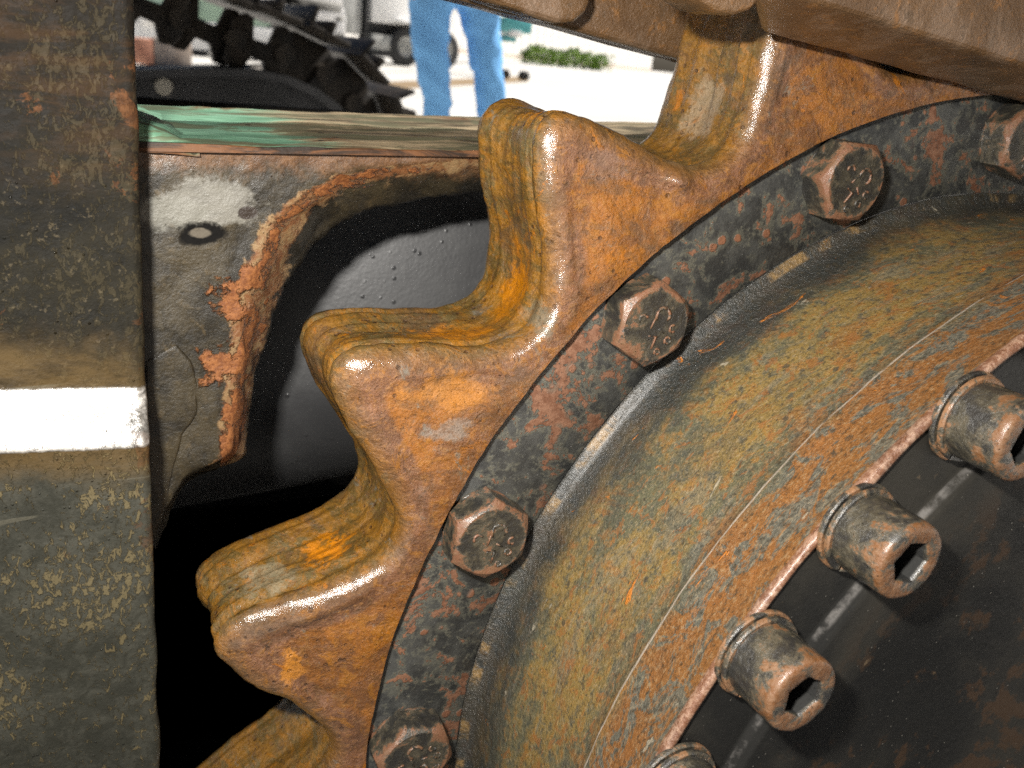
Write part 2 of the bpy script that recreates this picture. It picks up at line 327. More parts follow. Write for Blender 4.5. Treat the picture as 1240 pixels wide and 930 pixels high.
# ------------------------------------------------------------------ object helpers
def link(name, me, mat=None, parent=None):
    o = bpy.data.objects.new(name, me); COL.objects.link(o)
    if mat: me.materials.append(mat)
    if parent: o.parent = parent
    return o
def mesh(name, v, f, smooth=True):
    me = bpy.data.meshes.new(name); me.from_pydata([tuple(map(float, q)) for q in v], [], [tuple(map(int, q)) for q in f]); me.validate(); me.update()
    if smooth: me.polygons.foreach_set('use_smooth', [True]*len(me.polygons))
    return me
def fattr(me, name, vals):
    a = me.attributes.new(name, 'FLOAT', 'POINT'); a.data.foreach_set('value', np.asarray(vals, dtype=np.float32))
def auto(me, ang=35):
    bm = bmesh.new(); bm.from_mesh(me); bmesh.ops.recalc_face_normals(bm, faces=bm.faces)
    for e in bm.edges: e.smooth = not (len(e.link_faces) == 2 and e.calc_face_angle(0) > R(ang))
    for f in bm.faces: f.smooth = True
    bm.to_mesh(me); bm.free(); me.update(); return me
def thing(name, label, cat, loc=(0, 0, 0), rot=(PI/2, 0, 0), group=None):
    o = bpy.data.objects.new(name, None); COL.objects.link(o); o.empty_display_size = .05
    o.location = loc; o.rotation_euler = rot; o['label'] = label; o['category'] = cat
    if group: o['group'] = group
    return o
def grid_faces(nu, nv, wrap=False, off=0):
    f = []
    for i in range(nu if wrap else nu-1):
        for j in range(nv-1):
            a = off+i*nv+j; b = off+((i+1) % nu)*nv+j
            f.append((a, b, b+1, a+1))
    return f
def lathe(prof, n=192, a0=0, a1=2*PI):
    full = abs(a1-a0-2*PI) < 1e-6; v = []
    th = np.linspace(a0, a1, n, endpoint=not full)
    for t in th:
        for r, z in prof: v.append((r*math.cos(t), r*math.sin(t), z))
    return v, grid_faces(n, len(prof), full)
def bevel_mesh(me, w_, seg=2, ang=30):
    bm = bmesh.new(); bm.from_mesh(me); bmesh.ops.remove_doubles(bm, verts=bm.verts, dist=1e-6)
    bmesh.ops.recalc_face_normals(bm, faces=bm.faces)
    es = [e for e in bm.edges if len(e.link_faces) == 2 and e.calc_face_angle(0) > R(ang)]
    if w_ > 0: bmesh.ops.bevel(bm, geom=es, offset=w_, segments=seg, profile=.5, affect='EDGES', clamp_overlap=True)
    bm.to_mesh(me); bm.free(); return auto(me)
def prism(name, poly, z0, z1, w_=0.002, seg=2):
    n = len(poly); v = [(x, y, z0) for x, y in poly]+[(x, y, z1) for x, y in poly]
    f = [tuple(range(n-1, -1, -1)), tuple(range(n, 2*n))]+[(i, (i+1) % n, n+(i+1) % n, n+i) for i in range(n)]
    return bevel_mesh(mesh(name, v, f), w_, seg)
def boxes(name, bl, w_=0.):       # list of (x0,x1,y0,y1,z0,z1) joined into one mesh
    v, f = [], []
    for x0, x1, y0, y1, z0, z1 in bl:
        o = len(v); v += [(x, y, z) for z in (z0, z1) for y in (y0, y1) for x in (x0, x1)]
        f += [tuple(o+i for i in q) for q in ((0, 2, 3, 1), (4, 5, 7, 6), (0, 1, 5, 4), (2, 6, 7, 3), (0, 4, 6, 2), (1, 3, 7, 5))]
    return bevel_mesh(mesh(name, v, f), w_, 2)
def roughen(me, amp, sc, seed=0, detail=4):
    n = len(me.vertices); co = np.empty(n*3, np.float32); me.vertices.foreach_get('co', co); co = co.reshape(-1, 3)
    for i, vt in enumerate(me.vertices):
        p = Vector(co[i])*sc+Vector((seed, seed*.7, 0))
        co[i] += np.array(vt.normal)*amp*noise.fractal(p, .9, 2, detail)
    me.vertices.foreach_set('co', co.ravel()); me.update()
def subdivide(me, cuts):
    bm = bmesh.new(); bm.from_mesh(me); bmesh.ops.triangulate(bm, faces=[f for f in bm.faces if len(f.verts) > 4])
    bmesh.ops.subdivide_edges(bm, edges=bm.edges, cuts=cuts, use_grid_fill=True); bm.to_mesh(me); bm.free(); return me

# ------------------------------------------------------------------ drive sprocket
TOOTH0 = 149.36; PITCH = 18.0
def tip(k): return R(TOOTH0+PITCH*k)
SPOTS = [(P(854, 132, -.028), (.0105, .0105, .010), (.27, .20, .125), .85),
         (P(540, 520, .002), (.0085, .0035, .02), (.20, .17, .14), .8),
         (P(725, 200, .0), (.0085, .0045, .02), (.15, .085, .055), .7),
         (P(395, 665, -.025), (.009, .009, .009), (.62, .21, .01), .95),
         (P(325, 700, -.022), (.010, .009, .010), (.22, .19, .12), .8),
         (P(620, 345, -.025), (.009, .013, .009), (.47, .17, .012), .9),
         (P(545, 405, -.022), (.015, .008, .010), (.42, .155, .015), .85),
         (P(655, 388, .0), (.004, .0065, .012), (.15, .14, .10), .6),
         (P(350, 800, -.002), (.004, .007, .02), (.47, .19, .03), .9),
         (P(540, 470, .0), (.016, .006, .02), (.40, .165, .03), .7),
         (P(825, 62, -.03), (.004, .016, .008), (.16, .13, .075), .8)]
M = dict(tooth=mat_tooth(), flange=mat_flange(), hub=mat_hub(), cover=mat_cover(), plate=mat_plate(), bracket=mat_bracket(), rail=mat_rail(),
         panel=mat_panel(), link=mat_link(),
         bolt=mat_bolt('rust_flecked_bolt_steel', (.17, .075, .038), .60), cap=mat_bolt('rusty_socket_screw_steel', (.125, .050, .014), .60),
         washer=mat_bolt('dull_washer_steel', (.20, .10, .045), .60))

def tooth_ring():
    hp = [(0, .3535), (.8, .3522), (1.5, .3488), (2.3, .3425), (3.4, .3325), (4.6, .3212), (5.8, .3120), (7.0, .3058), (8.0, .3029), (9.0, .3020)]
    xs = np.array([a for a, _ in hp]); ys = np.array([b for _, b in hp])
    n1 = 64
    dd = np.linspace(-9, 9, 721); rr = np.interp(np.abs(dd), xs, ys)
    for _ in range(60): rr = (np.roll(rr, 1)+rr*2+np.roll(rr, -1))/4 if False else np.convolve(np.pad(rr, 1, mode='wrap'), [.25, .5, .25], 'valid')
    th = np.radians(dd); x = rr*np.cos(th); y = rr*np.sin(th)
    s = np.concatenate([[0], np.cumsum(np.hypot(np.diff(x), np.diff(y)))])
    u = np.linspace(0, s[-1], n1, endpoint=False); th1 = np.interp(u, s, th); r1 = np.interp(u, s, rr)
    TH = np.concatenate([th1+tip(k) for k in range(20)]); RR = np.tile(r1, 20); n = len(TH)
    px, py = RR*np.cos(TH), RR*np.sin(TH)
    tx, ty = np.roll(px, -1)-np.roll(px, 1), np.roll(py, -1)-np.roll(py, 1); L = np.hypot(tx, ty); nx, ny = ty/L, -tx/L
    ZF, ZR, RF, RB = .0055, -.0575, .0092, .007
    rows = []      # (offset inward, z, flank, key)
    NF = 12
    for k in range(8):
        a = PI/2*k/7; rows.append((RF*(1-math.sin(a)), ZF-RF*(1-math.cos(a)), k/7., 'r'))
    zz = np.linspace(ZF-RF, ZR+RB, 50)[1:-1]
    for z in zz: rows.append((0., z, 1., 'b'))
    for k in range(6):
        a = PI/2*k/5; rows.append((RB*(1-math.cos(a)), ZR+RB*(1-math.sin(a)), 1., 'k'))
    nr = NF+len(rows)+1
    Q = np.stack([px-nx*RF, py-ny*RF], 1)                       # inset outline of the front face, untangled
    for _ in range(45): Q = Q*.5+.25*(np.roll(Q, 1, 0)+np.roll(Q, -1, 0))
    QX, QY = Q[:, 0]-px, Q[:, 1]-py
    V = np.zeros((n, nr, 3)); FK = np.zeros((n, nr)); CRS = np.zeros((n, nr))
    for i in range(n):
        c, s_ = math.cos(TH[i]), math.sin(TH[i])
        rx, ry = Q[i]; rad0 = math.hypot(rx, ry); th0 = math.atan2(ry, rx)
        for j in range(NF):
            f = j/NF; r_ = .2893+(rad0-.2893)*f; V[i, j] = (r_*math.cos(th0), r_*math.sin(th0), ZF); CRS[i, j] = max(0, 1-(rad0-r_)/.016)*.85+.25*max(0, 1-abs(math.degrees(TH[i])-TOOTH0-18)/12)
        for j, (o, z, fk, key) in enumerate(rows):
            off = o
            if key == 'b':
                q = (z-(ZF-RF))/((ZR+RB)-(ZF-RF))
                off += .0016*math.exp(-((q-.10)/.09)**2)+.0026*math.exp(-((q-.52)/.26)**2)
                sv = TH[i]*.33
                wv = z+.004*noise.noise((sv*22, z*40, 5)); msk = max(0., min(1., .45+1.6*noise.noise((sv*14, z*25, 1)))); off += msk*(.0017*noise.noise((sv*13, wv*190, 3))+.0009*noise.noise((sv*30, wv*430, 8)))+.0008*noise.noise((sv*30, z*30, 2))
                dg_ = abs((math.degrees(TH[i])-TOOTH0+9) % 18-9)         # folded wear lips stepping back from the tip
                lm_ = max(0., min(1., (7.2-dg_)/3.2))*max(0., min(1., .62+1.5*noise.noise((sv*9, 4, 2))))
                uu = (wv+.0045*noise.noise((sv*18, wv*55, 7)))/.0105+.25*(i//n1); fr = uu-math.floor(uu)
                off += lm_*.0019*(min(fr/.82, (1-fr)/.18)-.5)
            V[i, NF+j] = (px[i]+QX[i]*off/RF, py[i]+QY[i]*off/RF, z) if key == 'r' else (px[i]-nx[i]*off, py[i]-ny[i]*off, z); FK[i, NF+j] = fk; CRS[i, NF+j] = 1-abs(j/7.-.35) if key == 'r' else (.6*max(0, 1-(ZF-RF-z)/.010) if key == 'b' else 0)
        r_ = .285; V[i, nr-1] = (r_*c, r_*s_, ZR); FK[i, nr-1] = 1
        rad = np.hypot(V[i, :, 0], V[i, :, 1])
        k = np.clip((ZF-V[i, :, 2])/.02, 0, 1)
        V[i, :, 2] -= (1-k)*np.clip(rad-.298, 0, 1)*.10          # face leans back toward the tip
        V[i, :NF, 2] += -.0012*np.sin(np.clip((rad[:NF]-.296)/.045, 0, 1)*PI)*(RR[i] > .312)
    Vf = V.reshape(-1, 3)
    bx, by, _ = P(822, 218, .004)
    gd = np.exp(-((Vf[:, 0]-bx)**2+(Vf[:, 1]-by)**2)/.0045**2); Vf[:, 2] += gd*.0045*(Vf[:, 2] > -.006)
    me = mesh('tooth_ring', Vf, grid_faces(n, nr, True))
    fattr(me, 'flank', FK.ravel()); fattr(me, 'crest', CRS.ravel())
    roughen(me, .0011, 45, 3, 3); roughen(me, .00035, 210, 9, 3)
    return auto(me, 80)

spk = thing('drive_sprocket', 'large rusty brown toothed drive sprocket with black bolted flange and round hub', 'sprocket')
link('tooth_ring', tooth_ring(), M['tooth'], spk)
v, f = lathe([(.2468, -.03), (.2468, -.0004), (.2474, .0002), (.2885, .0002), (.2898, -.0003), (.2904, -.0018), (.2904, -.03)], 256)
me = mesh('mounting_flange', v, f)
bm = bmesh.new(); bm.from_mesh(me); bmesh.ops.recalc_face_normals(bm, faces=bm.faces); bm.to_mesh(me); bm.free()
link('mounting_flange', auto(me, 50), M['flange'], spk)
hubp = [(.2468, .0000), (.2462, .0012), (.2440, .0024), (.2422, .0045), (.2412, .008), (.2405, .014), (.2402, .024), (.2406, .036), (.2416, .05), (.2438, .066), (.2462, .077),
        (.2478, .0822), (.2483, .0828), (.2485, .0834), (.2492, .086), (.2532, .099), (.2585, .1105), (.2618, .1165), (.2634, .1190), (.2640, .1204), (.2638, .1216), (.2628, .1223), (.2618, .1220), (.2614, .1206)]
fine = []
for (r0, z0), (r1, z1) in zip(hubp[:-1], hubp[1:]):
    k = max(1, int(math.hypot(r1-r0, z1-z0)/.003))
    fine += [(r0+(r1-r0)*i/k, z0+(z1-z0)*i/k) for i in range(k)]
fine.append(hubp[-1])
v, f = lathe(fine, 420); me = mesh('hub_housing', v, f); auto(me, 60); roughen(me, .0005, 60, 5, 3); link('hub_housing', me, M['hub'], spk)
covp = [(.2614, .1206), (.2590, .1210), (.2378, .1210), (.2366, .1214), (.2346, .1246), (.2330, .1252), (.21, .1254), (.19, .1262), (.14, .1300), (.12, .140), (.10, .142), (.002, .142)]
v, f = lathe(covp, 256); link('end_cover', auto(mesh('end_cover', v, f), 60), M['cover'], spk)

def bolt_mesh():
    C = .0171; rin = C*math.cos(PI/6); n = 96; th = np.arange(n)*2*PI/n; H = .01375
    hexr = rin/np.cos((th+PI/6) % (PI/3)-PI/6)
    # vertex direction along angle 0
    hexr = rin/np.cos(np.abs(((th) % (PI/3))-PI/6))
    v, e = [(0, 0, H-.0001)], [0]
    rings = []
    def ring(r, z, ed):
        rings.append(len(v))
        for t, rr_, z_ in zip(th, np.broadcast_to(r, n), np.broadcast_to(z, n)): v.append((rr_*math.cos(t), rr_*math.sin(t), z_)); e.append(ed)
    ring(rin*.45, H-.0001, 0); ring(rin*.80, H-.0001, .2); ring(rin*.93, H, .8)
    zc = H-.0004-np.maximum(0, hexr-rin*.955)*.62
    ring(np.minimum(hexr*.985, hexr-.0002), zc, 1.); ring(hexr, zc-.0006, .75); ring(hexr, np.maximum(.002, zc-.004), .1); ring(hexr, .0012, .3); ring(rin*1.02, .0010, .6); ring(rin*1.02, -.002, .6)
    f = [(0, rings[0]+i, rings[0]+(i+1) % n) for i in range(n)]
    for a, b in zip(rings[:-1], rings[1:]): f += [(a+i, b+i, b+(i+1) % n, a+(i+1) % n) for i in range(n)]
    me = mesh('hex_bolt', v, f); fattr(me, 'edge', e); auto(me, 28); roughen(me, .00018, 330, 2, 3); return me
def tube(pts, r, n=6):
    v, f = [], []; pts = [Vector(p) for p in pts]
    for i, p in enumerate(pts):
        d = (pts[min(i+1, len(pts)-1)]-pts[max(i-1, 0)]).normalized(); a = d.orthogonal().normalized(); b = d.cross(a)
        k = .6 if i in (0, len(pts)-1) else 1
        for j in range(n): q = 2*PI*j/n; v.append(p+(a*math.cos(q)+b*math.sin(q))*r*k)
    for i in range(len(pts)-1):
        for j in range(n): f.append((i*n+j, i*n+(j+1) % n, (i+1)*n+(j+1) % n, (i+1)*n+j))
    f += [tuple(range(n-1, -1, -1)), tuple(range((len(pts)-1)*n, len(pts)*n))]
    return v, f
def join(name, parts):
    V, F = [], []
    for v, f in parts: o = len(V); V += list(v); F += [tuple(o+i for i in q) for q in f]
    return mesh(name, V, F)
def arc(cx, cy, r, a0, a1, n=10, z=.0136): return [(cx+r*math.cos(R(a)), cy+r*math.sin(R(a)), z) for a in np.linspace(a0, a1, n)]
def marking():
    z = .0137; q = []
    q.append(tube(arc(.0035, .003, .0030, -60, 200), .00068)); q.append(tube([(-.0025, -.0005, z), (.0005, .0035, z)], .00056))
    q.append(tube([(-.0035, -.003, z), (-.0005, -.0042, z), (-.003, -.0085, z)], .0007)); q.append(tube(arc(.0045, -.0075, .0014, 0, 360), .00056))
    q.append(tube(arc(.0072, -.0035, .0014, 40, 300), .00056)); q.append(tube(arc(-.005, .004, .0018, 0, 200), .00056))
    q.append(tube([(.001, -.0015, z), (.003, -.0040, z)], .0006)); q.append(tube(arc(-.0005, -.0105, .0012, 0, 360), .0005))
    return join('head_marking', q)
bm_, mk_ = bolt_mesh(), marking(); mk_.materials.append(M['bolt']); fattr(mk_, 'edge', [.72]*len(mk_.vertices)); bm_.materials.append(M['bolt'])
for k, (ang, spin) in enumerate([(112.5, 58), (133.9, 27), (155.4, 27), (176.6, 48), (91.6, 40), (70.4, 10), (198, 5)]):
    o = link('hex_bolt', bm_, None, spk); r_ = .2710
    o.location = (r_*math.cos(R(ang)), r_*math.sin(R(ang)), 0); o.rotation_euler = (0, 0, R(spin))
    h = link('head_marking', mk_, None, o); h.rotation_euler = (0, 0, R(-spin+[-10, 15, 20, 60, 0, 0, 0][k]))

def cap_mesh():
    RO, H, hexc = .0114, .0206, .0062; n = 96; th = np.arange(n)*2*PI/n
    hx = hexc*math.cos(PI/6)/np.cos(np.abs((th % (PI/3))-PI/6))
    v, e, rings = [], [], []
    def ring(r, z, ed):
        rings.append(len(v))
        for t, rr_ in zip(th, np.broadcast_to(r, n)): v.append((rr_*math.cos(t), rr_*math.sin(t), z)); e.append(ed)
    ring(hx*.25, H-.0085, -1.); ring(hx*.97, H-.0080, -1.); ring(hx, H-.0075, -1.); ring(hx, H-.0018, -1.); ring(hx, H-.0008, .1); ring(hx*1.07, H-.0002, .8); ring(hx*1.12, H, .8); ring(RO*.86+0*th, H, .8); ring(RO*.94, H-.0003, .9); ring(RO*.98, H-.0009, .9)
    ring(RO*.995, H-.0025, .55); ring(RO, H-.0045, .45); ring(RO*1.002, H-.0085, .25)
    kn = RO*(1+.010*np.sign(np.sin(th*48)))
    ring(kn, H-.0095, .0); ring(kn, H-.0150, .0); ring(RO, H-.0160, .1); ring(RO, .003, .2)
    f = [tuple(range(n))]
    for a, b in zip(rings[:-1], rings[1:]): f += [(a+i, b+i, b+(i+1) % n, a+(i+1) % n) for i in range(n)]
    me = mesh('socket_screw', v, f); fattr(me, 'edge', e); auto(me, 40); roughen(me, .00014, 300, 6, 3); return me
def washer_mesh(z0, ro, a0):
    pr = [(.0100, z0), (.0100, z0+.0017), (ro-.0004, z0+.0019), (ro, z0+.0014), (ro, z0+.0004), (ro-.0004, z0), (.0100, z0)]
    v, f = lathe(pr, 60, R(a0), R(a0+352)); k = len(pr); f += [tuple(range(k-1)), tuple(range(59*k, 59*k+k-1))]
    me = mesh('lock_washer', v, f); fattr(me, 'edge', [.5]*len(v)); return auto(me, 30)
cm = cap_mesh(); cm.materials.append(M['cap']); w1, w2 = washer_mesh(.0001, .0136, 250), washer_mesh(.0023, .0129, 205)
w1.materials.append(M['washer']); w2.materials.append(M['washer'])
for k, ang in enumerate([127.9, 138.0, 148.1, 158.2, 117.8, 168.3]):
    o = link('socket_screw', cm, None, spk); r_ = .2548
    o.location = (r_*math.cos(R(ang)), r_*math.sin(R(ang)), .1212); o.rotation_euler = (0, 0, R(40*k+12))
    link('lock_washer', w1, None, o).rotation_euler = (0, 0, R(-40*k)); link('lock_washer', w2, None, o).rotation_euler = (0, 0, R(-40*k+30))

# ------------------------------------------------------------------ track frame: bracket, rail, web
frm = thing('track_frame', 'black track frame with rust edged bracket and worn green top rail', 'track frame')
def resample(pts, n):
    p = np.array(pts, float)
    for _ in range(2):      # soften corners
        q = [p[0]]
        for a, b in zip(p[:-1], p[1:]): q += [a*.75+b*.25, a*.25+b*.75]
        q.append(p[-1]); p = np.array(q)
    s = np.concatenate([[0], np.cumsum(np.hypot(*np.diff(p[:, :2], axis=0).T))]); u = np.linspace(0, s[-1], n)
    return np.stack([np.interp(u, s, p[:, k]) for k in range(2)], 1)
def bracket_mesh():
    N = 150
    fa = [P(x, y, -.06)[:2] for x, y in [(592, 190), (533, 196), (485, 202), (430, 207), (397, 220), (352, 248), (325, 290), (310, 335), (299, 380), (293, 425), (288, 465), (284, 500), (282, 528), (279, 548), (262, 559), (232, 571), (214, 590), (200, 622), (186, 660)]]
    ra = [P(x, y, -.078)[:2] for x, y in [(592, 234), (540, 238), (490, 244), (451, 252), (410, 270), (385, 292), (362, 320), (345, 350), (330, 388), (318, 425), (308, 465), (302, 500), (300, 530), (296, 552), (272, 564), (234, 577), (216, 594), (203, 627), (189, 665)]]
    ob = [(-.229, .2455), (-.26, .2446), (-.30, .2437), (-.34, .2422), (-.372, .241), (-.40, .239), (-.41, .22), (-.41, .19), (-.41, .16), (-.41, .13), (-.40, .10), (-.385, .088), (-.37, .084)]
    F_, R_, O_ = resample(fa, N), resample(ra, N), resample(ob, N)
    jag = np.array([noise.fractal((i*.16, 2, 1), .8, 2, 4) for i in range(N)])
    dirv = F_-R_; dirv /= np.linalg.norm(dirv, axis=1)[:, None]
    amp = np.interp(np.arange(N), [0, 30, 60, 100, 115, N], [.0007, .0012, .0020, .0022, .0006, .0003]); F_ = F_+dirv*(jag*amp)[:, None]
    KF, KB = 44, 9; V, WR = [], []
    for i in range(N):
        for j in range(KF):
            t = (j/(KF-1))**.6; p = O_[i]*(1-t)+F_[i]*t; d = math.hypot(*(F_[i]-p))
            V.append((p[0], p[1], -.06-.0008*math.exp(-d/.002))); WR.append(max(0, float(np.interp(i, [0, 40, 60, 115, 125, 150], [.55, .62, .80, .80, .45, .2]))-d/float(np.interp(i, [0, 50, 70, 150], [.010, .012, .019, .019]))))
        for j in range(1, KB):
            t = j/(KB-1); p = F_[i]*(1-t)+R_[i]*t; q = .0016*noise.fractal((i*.12, j*.5, 4), .8, 2, 4)
            WR.append(max(.12, float(np.interp(i, [0, 45, 65], [.78-t*1.3, .85-t*.8, .86-t*.35]))) if i < 120 else .25); V.append((p[0]+dirv[i, 0]*q, p[1]+dirv[i, 1]*q, -.0608-.0172*t**1.15))
        V.append((R_[i, 0]+dirv[i, 0]*.001, R_[i, 1]+dirv[i, 1]*.001, float(np.interp(i, [0, 35, 75, 150], [-.150, -.145, -.090, -.088])))); WR.append(0)
    me = mesh('bracket_plate', V, grid_faces(N, KF+KB)); fattr(me, 'wear', WR)
    bm = bmesh.new(); bm.from_mesh(me); bmesh.ops.recalc_face_normals(bm, faces=bm.faces)
    if sum(f.normal.z*f.calc_area() for f in bm.faces) < 0: bmesh.ops.reverse_faces(bm, faces=bm.faces)
    bm.to_mesh(me); bm.free(); roughen(me, .0009, 70, 4, 4)
    return me
link('bracket_plate', bracket_mesh(), M['bracket'], frm)
gus = [P(x, y, -.056)[:2] for x, y in [(176, 440), (215, 420), (232, 440), (242, 470), (240, 505), (222, 530), (214, 565), (196, 640), (176, 660)]]
gm = prism('gusset', gus, -.068, -.0590, .0012, 3); subdivide(gm, 3); roughen(gm, .0007, 90, 2, 3); fattr(gm, 'wear', [0]*len(gm.vertices)); link('gusset', auto(gm, 50), M['bracket'], frm)
def rail_mesh():
    nx, nz = 150, 26; V = []
    for i in range(nx):
        x = -.405+.36*i/(nx-1)
        for j in range(nz):
            t = j/(nz-1)
            if t < .12: q = t/.12; z, y = -.0562-.0008*q, .2432+.0025*q
            else: q = (t-.12)/.88; z, y = -.057-.075*q, .2457+.0062*q
            y += (x+.30)*.028+.0010*noise.fractal((x*22, z*60, 1), .9, 2, 4)*(t > .1); V.append((x, y, z))
        V.append((x, .225, -.132))
    return mesh('top_rail', V, grid_faces(nx, nz+1))
rm = rail_mesh(); bm = bmesh.new(); bm.from_mesh(rm); bmesh.ops.recalc_face_normals(bm, faces=bm.faces); bm.to_mesh(rm); bm.free(); link('top_rail', auto(rm, 60), M['rail'], frm)
# sloped weld lip where the rail meets the guard
wl = []
for i in range(16):
    q = i/15; x = -.392+.053*q; h = .021*(1-q)
    for z, k in ((-.057, .1), (-.060, .75), (-.07, 1), (-.09, 1.0), (-.115, .9), (-.131, .5)): wl.append((x+.010*(z+.057)/-.074*-1, .2412+(x+.30)*.028+.004*min(1, k*2)+(-z-.057)/.074*.0055+h*k, z))
wm = mesh('weld_lip', wl, grid_faces(16, 6)); bm = bmesh.new(); bm.from_mesh(wm); bmesh.ops.recalc_face_normals(bm, faces=bm.faces); bm.to_mesh(wm); bm.free(); subdivide(wm, 2); roughen(wm, .0012, 120, 1, 3); link('weld_lip', auto(wm, 70), M['rail'], frm)
v, f = lathe([(r_, -.118-.53*r_*r_) for r_ in np.linspace(.002, .62, 60)], 160); me = mesh('motor_guard', v, f)
bm = bmesh.new(); bm.from_mesh(me); bmesh.ops.bisect_plane(bm, geom=bm.verts[:]+bm.edges[:]+bm.faces[:], plane_co=(0, .240, 0), plane_no=(0, 1, 0), clear_outer=True)
bmesh.ops.recalc_face_normals(bm, faces=bm.faces)
if sum(q.normal.z for q in bm.faces) < 0: bmesh.ops.reverse_faces(bm, faces=bm.faces)
for q in bm.verts:
    dq = max(0., .100-q.co.y+.25*(q.co.x+.30)); q.co.z -= dq*dq*7+dq*dq*dq*20
bmesh.ops.bisect_plane(bm, geom=bm.verts[:]+bm.edges[:]+bm.faces[:], plane_co=(-.30, -.02, 0), plane_no=(-.25, 1, 0), clear_inner=True)
bm.to_mesh(me); bm.free(); auto(me, 60); link('motor_guard', me, M['panel'], frm)
link('shade_backing', boxes('shade_backing', [(-.75, .30, -.40, .225, -.52, -.50), (-.75, .30, -.42, -.40, -.50, -.06)], .004), simple('shade_backing_black', (.014, .013, .012), (.030, .026, .022), 14, .8, 0, .001, .1), frm)  # added black backing and floor; keeps light out so the void reads dark

# ------------------------------------------------------------------ guard plate at the left
def guard_mesh():
    xs = np.concatenate([np.linspace(-.56, -.43, 12), np.linspace(-.428, -.372, 70), np.linspace(-.3715, -.3655, 12)])
    ys = np.concatenate([np.linspace(.36, .194, 110), np.linspace(.1935, .171, 32), np.linspace(.170, -.12, 120)])
    V = []
    for x in xs:
        for y in ys:
            yy = y+.05*(x+.365); c = min(1, max(0, (.1902-yy)/.0142)); c = c*c*(3-2*c)*.25+c*.75
            z = .0300+.0083*c+(.1722-min(y, .1722))*.004
            xf = -.4030+(y-.25)*.20
            if y > .205: z -= max(0, xf-x)*.55*min(1, (y-.205)/.03)
            ex = max(0, x+.3675)/.002; z -= .0012*min(1, ex)**2
            z += .0006*noise.fractal((x*50, y*50, 2), .9, 2, 4)
            e_ = .0005*noise.fractal((y*60, 5, 1), .9, 2, 4) if x > -.368 else 0
            V.append((x+e_-(y-.18)*-.014, y, z))
    nv = len(ys); F = grid_faces(len(xs), nv); k = len(V); last = (len(xs)-1)*nv
    for j in range(nv): p = V[last+j]; V.append((p[0]+.0004, p[1], p[2]-.003)); 
    for j in range(nv): p = V[last+j]; V.append((p[0]+.0002, p[1], .0128))
    for j in range(nv-1): F += [(last+j, k+j, k+j+1, last+j+1), (k+j, k+nv+j, k+nv+j+1, k+j+1)]
    b0 = len(V); V += [(-.56, .36, .0128), (-.56, -.12, .0128)]
    F += [(k+nv, k+2*nv-1, b0+1, b0)]
    me = mesh('guard_plate', V, F); bm = bmesh.new(); bm.from_mesh(me); bmesh.ops.recalc_face_normals(bm, faces=bm.faces)
    if sum(f.normal.z*f.calc_area() for f in bm.faces if f.calc_center_median().z > .02) < 0: bmesh.ops.reverse_faces(bm, faces=bm.faces)
    bm.to_mesh(me); bm.free(); return auto(me, 60)
gp = link('guard_plate', guard_mesh(), M['plate']); gp.rotation_euler = (PI/2, 0, 0); gp.scale = (1.265, 1.265, 1.265); gp.location = (.1007, .0729, -.0753)      # plate scaled up about the camera position, back level with the bracket face
gp['label'] = 'muddy olive steel guard plate with a sloping step, its flash highlight painted white, left of the sprocket'; gp['category'] = 'guard plate'

# ------------------------------------------------------------------ crawler track wrapped over the sprocket
trk = thing('crawler_track', 'brown muddy steel crawler track chain running over the sprocket', 'track')
def rough_link(name, poly, z0, z1, w_=.003, cuts=5, amp=.0009, seed=1):
    me = prism(name, poly, z0, z1, w_, 3); subdivide(me, cuts); roughen(me, amp, 60, seed, 4); o = link(name, auto(me, 55), M['link'], trk); return o
SL = -.0985
def on(x0, y0, dx, dy=0.): return (x0+dx, y0+SL*dx+dy)
nx0, ny0 = P(1240, 80, .045)[:2]
nb = [on(nx0, ny0, d) for d in (-.128, -.08, -.02, .06)]
nlast = len(nb)+3
fr_ = nb+[on(nx0, ny0, .085, .015), on(nx0, ny0, .09, .08), on(nx0, ny0, -.13, .08), on(nx0, ny0, -.142, .02)]
bk_ = [(x+(.034 if i in (0, nlast, nlast-1) else 0), y-(.0078 if i < 4 else 0)-(.0034 if i == 0 else 0)) for i, (x, y) in enumerate(fr_)]
nf = len(fr_); me = bevel_mesh(mesh('track_link', [(x, y, .046) for x, y in fr_]+[(x, y, .0125) for x, y in bk_], [tuple(range(nf)), tuple(range(2*nf-1, nf-1, -1))]+[(i, nf+i, nf+(i+1) % nf, (i+1) % nf) for i in range(nf)]), .0022, 3)
subdivide(me, 6); roughen(me, .0007, 60, 1, 4); link('track_link', auto(me, 55), M['link'], trk)
lg = [P(x, y, .03)[:2] for x, y in [(800, -60), (835, -8), (848, 4), (866, 14), (886, 18), (905, 12), (925, -5), (945, -60)]]
rough_link('link_boss', lg, .010, .032, .002, 3, .0004, 7)
fa_ = [P(565, -1, -.07)[:2], P(690, 33, -.07)[:2], P(815, 67, -.07)[:2]]
e0, e1_ = np.array(fa_[0]), np.array(fa_[2]); dv = (e1_-e0)/np.linalg.norm(e1_-e0); nn = np.array([-dv[1], dv[0]])
A_ = [tuple(e0-dv*.10), tuple(e0), tuple(e1_), tuple(e1_+dv*.05), tuple(e1_+dv*.06+nn*.07), tuple(e0-dv*.10+nn*.07)]
rough_link('track_link', A_, -.102, -.076, .003, 5, .0007, 11)
B_ = [P(x, y, -.06)[:2] for x, y in [(520, -30), (566, -8), (620, 12), (672, 27), (694, 27), (710, 16), (714, 2), (712, -30), (705, -80), (500, -110)]]
rough_link('track_link', B_, -.0755, -.058, .003, 5, .0006, 13)
